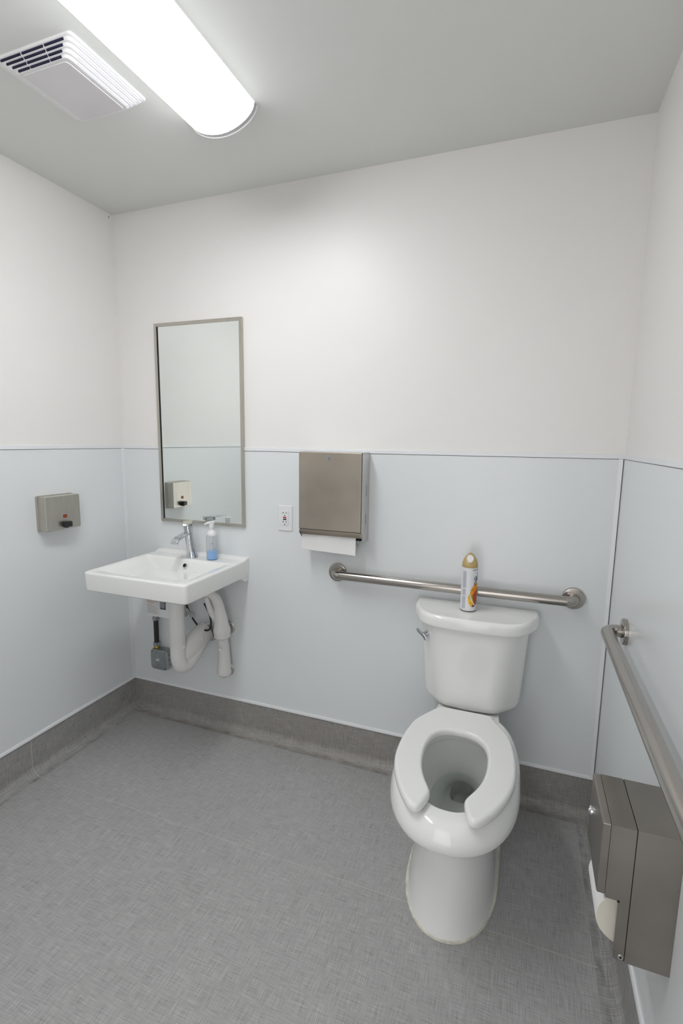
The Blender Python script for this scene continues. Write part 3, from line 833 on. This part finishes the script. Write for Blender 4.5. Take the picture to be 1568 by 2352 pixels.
# ---------------------------------------------------------------- grab bars
def flange(name, c, axis, sgn, par):
    bm = B(); s = sgn
    lathe(bm, [(.0395, s*PT), (.0395, s*.012), (.0385, s*.0145), (.036, s*.0155), (.0205, s*.016), (.0203, s*.0145)], c, axis, 44)
    return obj(name, bm, 'steel_bar', par)
ZB = .8512
def bend(a, b, c, r, n=8):
    """fillet at corner b between a and c"""
    a, b, c = Vector(a), Vector(b), Vector(c); d1 = (a-b).normalized(); d2 = (c-b).normalized(); out = []
    p0, p1 = b+d1*r, b+d2*r; cc = b+d1*r+d2*r
    for k_ in range(n+1):
        t = PI/2*k_/n
        out.append(cc - d2*r*math.cos(t) - d1*r*math.sin(t))
    return out
gb = thing('grab_bar', 'straight stainless grab bar on the back wall behind the toilet', 'grab bar', (1.596, -PT, ZB-.04), 'stainless grab bars')
xa, xb, yb = 1.1389, 2.0528, -.057
path = [(xa, -.012, ZB)] + bend((xa, -.012, ZB), (xa, yb, ZB), (xb, yb, ZB), .030) + bend((xa, yb, ZB), (xb, yb, ZB), (xb, -.012, ZB), .030) + [(xb, -.012, ZB)]
bm = B(); tube(bm, path, .0183, 28); obj('tube', bm, 'steel_bar', gb)
for x in (xa, xb): flange('flange', (x, 0, ZB), 'y', -1, gb)
ya, yc, xb = -.3020, -1.3690, W-.057
gb2 = thing('grab_bar', 'long stainless grab bar on the right wall above the tissue dispenser', 'grab bar', (W-PT, (ya+yc)/2, ZB-.04), 'stainless grab bars')
path = [(W-.012, ya, ZB)] + bend((W-.012, ya, ZB), (xb, ya, ZB), (xb, yc, ZB), .030) + bend((xb, ya, ZB), (xb, yc, ZB), (W-.012, yc, ZB), .030) + [(W-.012, yc, ZB)]
bm = B(); tube(bm, path, .0183, 28); obj('tube', bm, 'steel_bar', gb2)
for y in (ya, yc): flange('flange', (W, y, ZB), 'x', -1, gb2)

# ---------------------------------------------------------------- tissue dispenser on the right wall
ts = thing('tissue_dispenser', 'stainless steel toilet tissue dispenser on the right wall beside the toilet', 'tissue dispenser', (W-PT, -.879, .414))
TY0, TY1 = -.9550, -.8030
XF, XM, XS, XW = 2.0390, 2.0530, 2.0960, W-PT
TZ0, TZM, TZ1 = .4145, .5430, .6985
bm = B()
box(bm, XS+.0015, XW, TY0, TY0+.0020, TZ0, TZ1, .0006); box(bm, XS+.0015, XW, TY1-.0020, TY1, TZ0, TZ1, .0006)
box(bm, XS+.0015, XW, TY0+.0006, TY1-.0006, TZ1-.0020, TZ1+.0003); box(bm, XW-.004, XW-.0005, TY0+.003, TY1-.003, TZ0+.001, TZ1-.003)
obj('cabinet', bm, 'steel_dark', ts, ang=50)
bm = B(); box(bm, XS-.002, XS+.004, TY0+.0015, TY1-.0015, TZM+.02, TZ1-.0015); box(bm, XS-.001, XS+.0025, TY0+.0005, TY0+.0025, TZ0+.003, TZ1-.003); obj('inner_seam', bm, 'hole', ts, flat=True)
bm = B()
def arm(y0, y1):
    poly = rpoly([(XM+.0008, TZ1), (XS, TZ1), (XS, TZ0+.002), (XM+.024, TZ0+.002), (XM+.024, TZM), (XM+.0008, TZM)], [.0005, .0005, .0005, .008, .0008, .004], 4)
    prism(bm, poly, lambda a, b, s: (a, (y0, y1)[s], b), .0004)
arm(TY0, TY0+.0020); arm(TY1-.0020, TY1)
box(bm, XM+.0008, XS, TY0+.0006, TY1-.0006, TZ1-.0020, TZ1+.0003)
box(bm, XM+.0008, XM+.0025, TY0+.002, TY1-.002, TZM+.004, TZ1-.002)
obj('hood', bm, 'steel_dark', ts, ang=50)
bm = B(); q = rrect(TY0, TY1, TZM+.0055, TZ1, .0035, 4)
loft(bm, [[(XM, a, b) for a, b in q], [(XF+.0025, a, b) for a, b in q], [(XF+.0008, a, b) for a, b in offset(q, .0009)], [(XF, a, b) for a, b in offset(q, .0026)]])
obj('door', bm, 'steel_dark', ts, ang=60)
bm = B(); lathe(bm, [(.0095, 0), (.0095, -.0035), (.0080, -.0060), (.0055, -.0064), (.0052, -.005)], (XF, -.8380, .6330), 'x', 28); obj('lock', bm, 'chrome', ts)
for xx, zz, rr in ((2.0905, .4245, .0052), (XM+.0245, TZM-.0008, .0022)):
    bm = B(); lathe(bm, [(rr, 0), (rr*.9, -.0012), (rr*.45, -.0012)], (xx, TY0, zz), 'y', 18); obj('screw', bm, 'steel_side' if rr > .004 else 'hole', ts)
    if rr > .004:
        bm = B(); lathe(bm, [(.0024, -.0010), (.0024, -.0016)], (xx, TY0, zz), 'y', 6); obj('screw_socket', bm, 'hole', ts)
tr = thing('toilet_roll', 'white toilet roll hanging in the lower part of the tissue dispenser', 'toilet roll', (2.101, -.879, .4295))
bm = B(); lathe(bm, [(.020, -.9370), (.0553, -.9370), (.0563, -.9360), (.0563, -.8230), (.0553, -.8220), (.020, -.8220)], (2.101, 0, .4862), 'y', 56, cap=False)
bm2 = bm; obj('tissue', bm2, 'paper', tr, ang=60)
bm = B(); lathe(bm, [(.0201, -.9373), (.0552, -.9373), (.0552, -.9368), (.0201, -.9368)], (2.101, 0, .4862), 'y', 56, cap=False); obj('roll_end', bm, 'rollend', tr)
bm = B(); lathe(bm, [(.0201, -.9372), (.0201, -.8218), (.019, -.8218), (.019, -.9372)], (2.101, 0, .4862), 'y', 28, cap=False); obj('roll_core', bm, 'rollend', tr)
bm = B(); tube(bm, [(2.101, -.9525, .4862), (2.101, -.8055, .4862)], .0145, 20); obj('spindle', bm, 'plastic', ts)

# ---------------------------------------------------------------- toilet
TC = 1.7165
to = thing('toilet', 'white two-piece toilet with an open-front seat against the back wall', 'toilet', (TC, -.40, 0))
def egg(w, yb, yf, n=56, sq=2.15, yc=None, bsq=None):
    """closed plan ring; widest at yc, half width w, back at yb, front (nearest the camera) at yf"""
    if yc is None: yc = yb-(yb-yf)*.46
    out = []
    for k_ in range(n):
        t = 2*PI*k_/n; c_, s_ = math.cos(t), math.sin(t)
        e = sq if s_ < 0 else (bsq or sq)
        u = (abs(c_)**(2/e))*(1 if c_ >= 0 else -1); v = (abs(s_)**(2/e))*(1 if s_ >= 0 else -1)
        out.append((TC+w*u, yc+v*((yb-yc) if v > 0 else (yc-yf))))
    return out
def zr(poly, z): return [(x, y, z) for x, y in poly]
bm = B()
outer = [  # z, half width, back, front, widest-y, back squareness
    (.0, .1400, -.085, -.6745, -.43, 5), (.006, .1400, -.085, -.6745, -.43, 5), (.012, .1370, -.088, -.6710, -.43, 5),
    (.05, .1315, -.090, -.6600, -.43, 5), (.10, .1260, -.092, -.6480, -.43, 5), (.16, .1205, -.095, -.6370, -.43, 5), (.215, .1180, -.100, -.6330, -.43, 5),
    (.250, .1210, -.105, -.6400, -.44, 4.5), (.275, .1300, -.110, -.6570, -.45, 4), (.298, .1460, -.120, -.6900, -.46, 3.6), (.316, .1640, -.130, -.7220, -.47, 3.2),
    (.330, .1770, -.140, -.7440, -.475, 3), (.342, .1840, -.145, -.7560, -.48, 3), (.354, .1880, -.15, -.7650, -.485, 2.9), (.362, .1900, -.15, -.7695, -.485, 2.9), (.376, .1903, -.15, -.7700, -.485, 2.9),
    (.392, .1880, -.15, -.7660, -.485, 2.9), (.406, .1835, -.15, -.7580, -.485, 2.9), (.417, .1770, -.15, -.7500, -.485, 2.9), (.4235, .1690, -.155, -.7400, -.485, 2.9), (.4265, .160, -.16, -.7290, -.485, 2.9)]
rings = [zr(egg(w, yb, yf, sq=2.15, yc=yc, bsq=bs), z) for z, w, yb, yf, yc, bs in outer]
inner = [(.4265, .1290, -.290, -.6970), (.4225, .1225, -.297, -.6900), (.415, .1190, -.302, -.6865), (.392, .1185, -.302, -.6860), (.388, .1220, -.298, -.6890),
         (.380, .1250, -.295, -.6930), (.35, .1215, -.290, -.6880), (.31, .1130, -.285, -.6700), (.27, .0990, -.274, -.6380), (.235, .0850, -.262, -.5950), (.205, .0710, -.246, -.5400),
         (.178, .0580, -.225, -.4700), (.162, .0520, -.200, -.4000), (.154, .0455, -.184, -.3400)]
for z, w, yb, yf in inner:
    rings.append(zr(egg(w, yb, yf, sq=2.2, yc=yb-(yb-yf)*.48, bsq=2.3), z))
# the outlet of the sump
for z, hw, y0_, y1_ in ((.150, .0400, -.176, -.296), (.144, .0375, -.178, -.290), (.110, .0355, -.165, -.285), (.08, .033, -.15, -.27)):
    rings.append(zr(egg(hw, y0_, y1_, sq=3.6, yc=(y0_+y1_)/2, bsq=2.6), z))
loft(bm, rings); bowl = obj('bowl', bm, 'porcelain', to, ang=70)
bm = B()                                # deck that carries the tank
dk = rpoly([(TC-.098, -.045), (TC+.098, -.045), (TC+.115, -.20), (TC+.10, -.27), (TC-.10, -.27), (TC-.115, -.20)], .02, 5)
loft(bm, [zr(offset(dk, .03), .30), zr(dk, .36), zr(dk, .421), zr(offset(dk, .004), .4255)]); obj('tank_deck', bm, 'porcelain', to, ang=50)
bm = B(); loft(bm, [zr(egg(.088, -.262, -.606, sq=2.3, yc=-.41), .2420), zr(egg(.088, -.262, -.606, sq=2.3, yc=-.41), .2425)]); obj('water', bm, 'water', to, ang=20)
# trapway bulge and bolt cap on the side of the base
bm = B(); tube(bm, spline([(TC+.100, -.36, .24), (TC+.112, -.30, .20), (TC+.112, -.22, .10), (TC+.105, -.17, .03)], 6), [.035]*19, 20); obj('trapway', bm, 'porcelain', to)
# caulk bead round the foot
bm = B(); a_ = egg(.1445, -.083, -.6800, sq=2.15, yc=-.43, bsq=5); b_ = offset(a_, .006)
loft(bm, [zr(a_, .0006), zr(offset(a_, .001), .0048), zr(b_, .0055), zr(b_, .0006)], closed=True); obj('caulk_bead', bm, 'caulk', to)
# tank
def tank_ring(z, w1, wf, y1, yf, yb=-.028, inset=0, rr=.03):
    q = rpoly([(TC-w1, yb), (TC-w1, y1), (TC-wf, yf), (TC, yf-.006), (TC+wf, yf), (TC+w1, y1), (TC+w1, yb)], [.015, rr, rr, .3, rr, rr, .015], 6)
    if inset: q = offset(q, inset)
    return zr(q, z)
bm = B()
loft(bm, [tank_ring(.4300, .172, .097, -.098, -.178, inset=.028, rr=.095), tank_ring(.4310, .174, .098, -.098, -.180, inset=.018, rr=.095), tank_ring(.4360, .176, .099, -.098, -.1825, inset=.008, rr=.095),
          tank_ring(.446, .1775, .100, -.099, -.1845, inset=.0025, rr=.095), tank_ring(.462, .1785, .101, -.100, -.186, rr=.095), tank_ring(.55, .1830, .110, -.102, -.190, rr=.095), tank_ring(.65, .1890, .122, -.104, -.196, rr=.095), tank_ring(.752, .1955, .134, -.106, -.201, rr=.095)])
obj('tank', bm, 'porcelain', to, ang=70)
def lid_ring(z, d):
    q = rpoly([(TC-.2265, -.0115), (TC-.2265, -.085), (TC-.172, -.2130), (TC, -.2270), (TC+.172, -.2130), (TC+.2265, -.085), (TC+.2265, -.0115)], [.015, .15, .13, .5, .13, .15, .015], 9)
    return zr(offset(q, d) if d else q, z)
bm = B(); loft(bm, [lid_ring(.7475, .006), lid_ring(.7480, .003), lid_ring(.7510, .0008), lid_ring(.758, 0), lid_ring(.776, .0002), lid_ring(.7835, .0022), lid_ring(.7885, .0065), lid_ring(.7902, .0095), lid_ring(.7912, .0125)])
obj('tank_lid', bm, 'porcelain', to, ang=70)
# dark gasket and bolts between tank and bowl
bm = B(); lathe(bm, [(.04, .424), (.04, .434)], (TC, -.12, 0), 'z', 24)
obj('tank_gasket', bm, 'rubber', to)
# flush handle
fh_c = Vector((TC-.1640, -.1560, .6950))
nv = Vector((-.80, -.60, 0))
bm = B(); tube(bm, [fh_c-nv*.006, fh_c+nv*.003, fh_c+nv*.0035, fh_c+nv*.016], [.0125, .0125, .0080, .0075], 20); fh = obj('flush_handle', bm, 'chrome', to)
c0 = fh_c+nv*.014
lp = spline([c0+Vector((.013, -.010, -.017)), c0+Vector((.006, -.006, -.008)), c0+Vector((-.004, -.004, .002)), c0+Vector((-.014, -.008, .012)), c0+Vector((-.020, -.010, .024))], 5)
nl = len(lp)
bm = B(); tube(bm, lp, [.0035+.0048*math.sin(PI*min(1, (i+1.5)/(nl+1)))**.6 for i in range(nl)], 16, r2=[.0034]*nl); obj('flush_lever', bm, 'chrome', to)
# open-front seat
half = [(0, -.217), (.045, -.217), (.078, -.218), (.092, -.224), (.106, -.244), (.134, -.290), (.157, -.335), (.170, -.395), (.1765, -.46), (.1765, -.53), (.168, -.585), (.150, -.640), (.126, -.690),
        (.104, -.7230), (.090, -.7370), (.075, -.7420), (.064, -.7350), (.055, -.7150), (.0475, -.6850), (.0470, -.668), (.054, -.650), (.070, -.618), (.084, -.578), (.0925, -.53), (.0945, -.48), (.0905, -.435), (.078, -.397), (.056, -.370), (.030, -.358), (0, -.355)]
poly = [(TC+a, b) for a, b in half[:-1]] + [(TC, -.355)] + [(TC-a, b) for a, b in half[-2:0:-1]]
ra_ = math.radians(.8)
poly = [(TC-.003+(a-TC)*math.cos(ra_)-(b+.48)*math.sin(ra_), -.482+(a-TC)*math.sin(ra_)+(b+.48)*math.cos(ra_)) for a, b in poly]
sp_ = cspline2(poly, 4)
bm = B()
prs = [(.4340, .004), (.4352, .0010), (.4385, .0), (.4460, .0), (.4515, .0014), (.4552, .0042), (.4570, .0075), (.4577, .0110)]
loft(bm, [zr(soft_offset(sp_, d) if d else sp_, z) for z, d in prs]); st_ = obj('seat', bm, 'seat', to, ang=75)
bmb = B()
bmb.free()
for dx, yy in ((-.10, -.40), (.10, -.40), (-.095, -.60), (.095, -.60)):
    bmb = B(); box(bmb, TC+dx*1.38-.012, TC+dx*1.38+.012, yy-.02, yy+.02, .4255, .4350, .002); obj('seat_bumper', bmb, 'seat', to)
for dx in (-.07, .07):
    bm = B(); box(bm, TC+dx-.022, TC+dx+.022, -.235, -.195, .4250, .4415, .004); obj('seat_hinge', bm, 'seat', to)

# ---------------------------------------------------------------- air freshener can
AC = Vector((1.6930, -.1060, .7915)); AR = .0283
af = thing('spray_can', 'white air freshener spray can with gold cap and fruit print on the toilet tank', 'spray can', AC)
bm = B(); lathe(bm, [(.0255, 0), (AR-.0004, .0008), (AR+.0003, .0022), (AR, .0045)], AC, 'z', 44); obj('base_rim', bm, 'darktext', af)
bm = B(); lathe(bm, [(AR-.0006, .0040), (AR, .0050), (AR, .1640), (AR-.0012, .1655), (AR-.004, .167)], AC, 'z', 48); can = obj('can_body', bm, 'canwhite', af, ang=50)
# cap: a dome pinched front to back, pierced at the top
bm = B()
ca = math.atan2(-1.8061, .1668)             # direction of the opening
e1 = Vector((math.cos(ca), math.sin(ca), 0)); e2 = Vector((-e1.y, e1.x, 0))
rings = []
capz = [(0, 1.0), (.004, 1.005), (.010, .985), (.018, .93), (.026, .84), (.034, .70), (.040, .555), (.045, .42), (.0485, .29), (.0505, .15), (.0512, .04)]
for h, s in capz:
    th = 1.0 if h < .012 else max(.34, 1-(h-.012)*21)
    rings.append([AC+Vector((0, 0, .1645+h))+e2*(AR*s*math.cos(2*PI*k_/40))+e1*(AR*s*th*math.sin(2*PI*k_/40)) for k_ in range(40)])
loft(bm, rings); cp_ = obj('cap', bm, 'gold', af, ang=60)
bm = B(); lp_ = []
for k_ in range(28):                          # the rounded opening that shows the white nozzle
    a = 2*PI*k_/28; u = .0118*math.cos(a)*(1-.22*(math.sin(a) < 0)*abs(math.sin(a))); v = .0125*math.sin(a)
    lp_.append((u, v))
def onto(u, v, dep): return AC+Vector((0, 0, .1965+v))+e2*u+e1*dep
def dome_d(v):
    h = .032+v
    for (h0, s0), (h1, s1) in zip(capz[:-1], capz[1:]):
        if h0 <= h <= h1:
            s = s0+(s1-s0)*(h-h0)/(h1-h0); th = 1.0 if h < .012 else max(.34, 1-(h-.012)*21); return AR*s*th
    return .004
loft(bm, [[onto(u, v, max(.002, dome_d(v)-.004)) for u, v in lp_], [onto(u, v, dome_d(v)*math.sqrt(max(.1, 1-(u/AR)**2))+.0012) for u, v in lp_]])
obj('nozzle', bm, 'plastic', af)
# print wrapped round the can; u = arc length to the right of the seam line facing the camera
va = math.atan2(-1.9121-AC.y, 1.8598-AC.x)
def wrap(u, v, lift=.00025):
    a = va + u/AR; rr = AR+lift
    return Vector((AC.x+rr*math.cos(a), AC.y+rr*math.sin(a), AC.z+v))
def wrap_text(s, size, u0, v0, mat, rot=False, **kw):
    b_ = txt(s, size, **kw)
    if rot: mapverts(b_, lambda c_: wrap(u0-c_.y, v0+c_.x))
    else: mapverts(b_, lambda c_: wrap(u0+c_.x, v0+c_.y))
    return obj('lettering', b_, mat, can, flat=True)
def stroke(pts, w0):
    q = spline([(a, b, 0) for a, b in pts], 6); bm = B(); prev = None; n_ = len(q)
    for i, p_ in enumerate(q):
        t_ = (q[min(i+1, n_-1)]-q[max(i-1, 0)]).normalized(); w_ = w0*(.65+.35*abs(t_.y))
        a_ = bm.verts.new(wrap(p_.x-t_.y*w_, p_.y+t_.x*w_, .0003)); b_ = bm.verts.new(wrap(p_.x+t_.y*w_, p_.y-t_.x*w_, .0003))
        if prev: bm.faces.new((prev[0], a_, b_, prev[1]))
        prev = (a_, b_)
    return obj('lettering', bm, 'navy', can, flat=True)
stroke([(.0300, .1300), (.0265, .1330), (.0215, .1300), (.0195, .1240), (.0225, .1200), (.0270, .1230), (.0310, .1310), (.0300, .1200), (.0275, .1080), (.0240, .1030), (.0205, .1040), (.0205, .1100), (.0260, .1160), (.0330, .1210)], .0014)
stroke([(.0330, .1210), (.0380, .1300), (.0410, .1420), (.0395, .1460), (.0370, .1420), (.0365, .1300), (.0375, .1200), (.0405, .1170)], .0014)
wrap_text('ade', .026, .0420, .118, 'navy', shear=.35)
wrap_text('SC JOHNSON', .0055, .0155, .156, 'navy', bold=.0001)
bm = B(); 
loft(bm, [[wrap(.0125+a, .1555+b, .0003) for a, b in rrect(0, .0026, 0, .004, .0008, 2)], [wrap(.0125+a, .1555+b, .0005) for a, b in rrect(0, .0026, 0, .004, .0008, 2)]]); obj('brand_mark', bm, 'redprint', can, flat=True)
def decal(name, pts, mat, lift):
    q = cspline2(pts, 4)
    cx_ = sum(a for a, b in q)/len(q); cy_ = sum(b for a, b in q)/len(q)
    bm = B(); prev = None; n_ = len(q)
    for s in (1, .75, .5, .25, .05):
        ring = [bm.verts.new(wrap(cx_+(a-cx_)*s, cy_+(b-cy_)*s, lift)) for a, b in q]
        if prev:
            for i in range(n_): bm.faces.new((prev[i], prev[(i+1) % n_], ring[(i+1) % n_], ring[i]))
        prev = ring
    bm.faces.new(prev); return obj(name, bm, mat, can, flat=True)
decal('fruit_print', [(.026, .107), (.018, .101), (.010, .090), (.0055, .076), (.0065, .062), (.011, .048), (.020, .034), (.034, .026), (.044, .05), (.044, .09), (.035, .108)], 'orange', .0003)
decal('leaf_print', [(.006, .064), (.010, .070), (.0135, .063), (.0145, .052), (.0165, .036), (.0120, .043), (.0085, .052)], 'lime', .00045)
decal('petal_print', [(.012, .062), (.018, .070), (.024, .078), (.040, .08), (.044, .05), (.034, .027), (.022, .031), (.018, .042), (.016, .054)], 'rust', .0006)
decal('fruit_print', [(.0030, .069), (-.0005, .060), (-.0015, .048), (.0005, .036), (.005, .027), (.011, .022), (.019, .021), (.024, .025), (.016, .036), (.010, .046), (.006, .057)], 'yellow', .00075)
decal('swirl_print', [(.0035, .070), (.0065, .060), (.0100, .049), (.016, .038), (.0245, .0275), (.0245, .0262), (.0145, .0365), (.0085, .0475), (.0055, .0575)], 'whiteprint', .0009)
decal('berry_print', [(.0125, .024), (.017, .028), (.023, .026), (.026, .0225), (.020, .0195), (.014, .0205)], 'plum', .00095)
for u_, v_, l_ in ((-.0045, .067, .0018), (-.0065, .060, .0016), (-.0030, .052, .0014), (-.0015, .044, .0014), (-.0055, .064, .001)):
    decal('spark_print', [(u_, v_+l_), (u_+l_*.6, v_), (u_, v_-l_), (u_-l_*.6, v_)], 'yellow', .0004)
# small vertical print on the left flank
bm = B(); random.seed(3)
for row in range(6):
    u = -.0125-row*.0024
    v = .012
    while v < .150:
        if .058 < v < .062 or .084 < v < .088: v += .004; continue
        w_ = random.uniform(.0012, .0045)
        q = [(u, v), (u+.0013, v), (u+.0013, v+w_), (u, v+w_)]
        vs = [bm.verts.new(wrap(a, b, .0003)) for a, b in q]; bm.faces.new(vs)
        v += w_+.0009
obj('fine_print', bm, 'greyprint', can, flat=True)
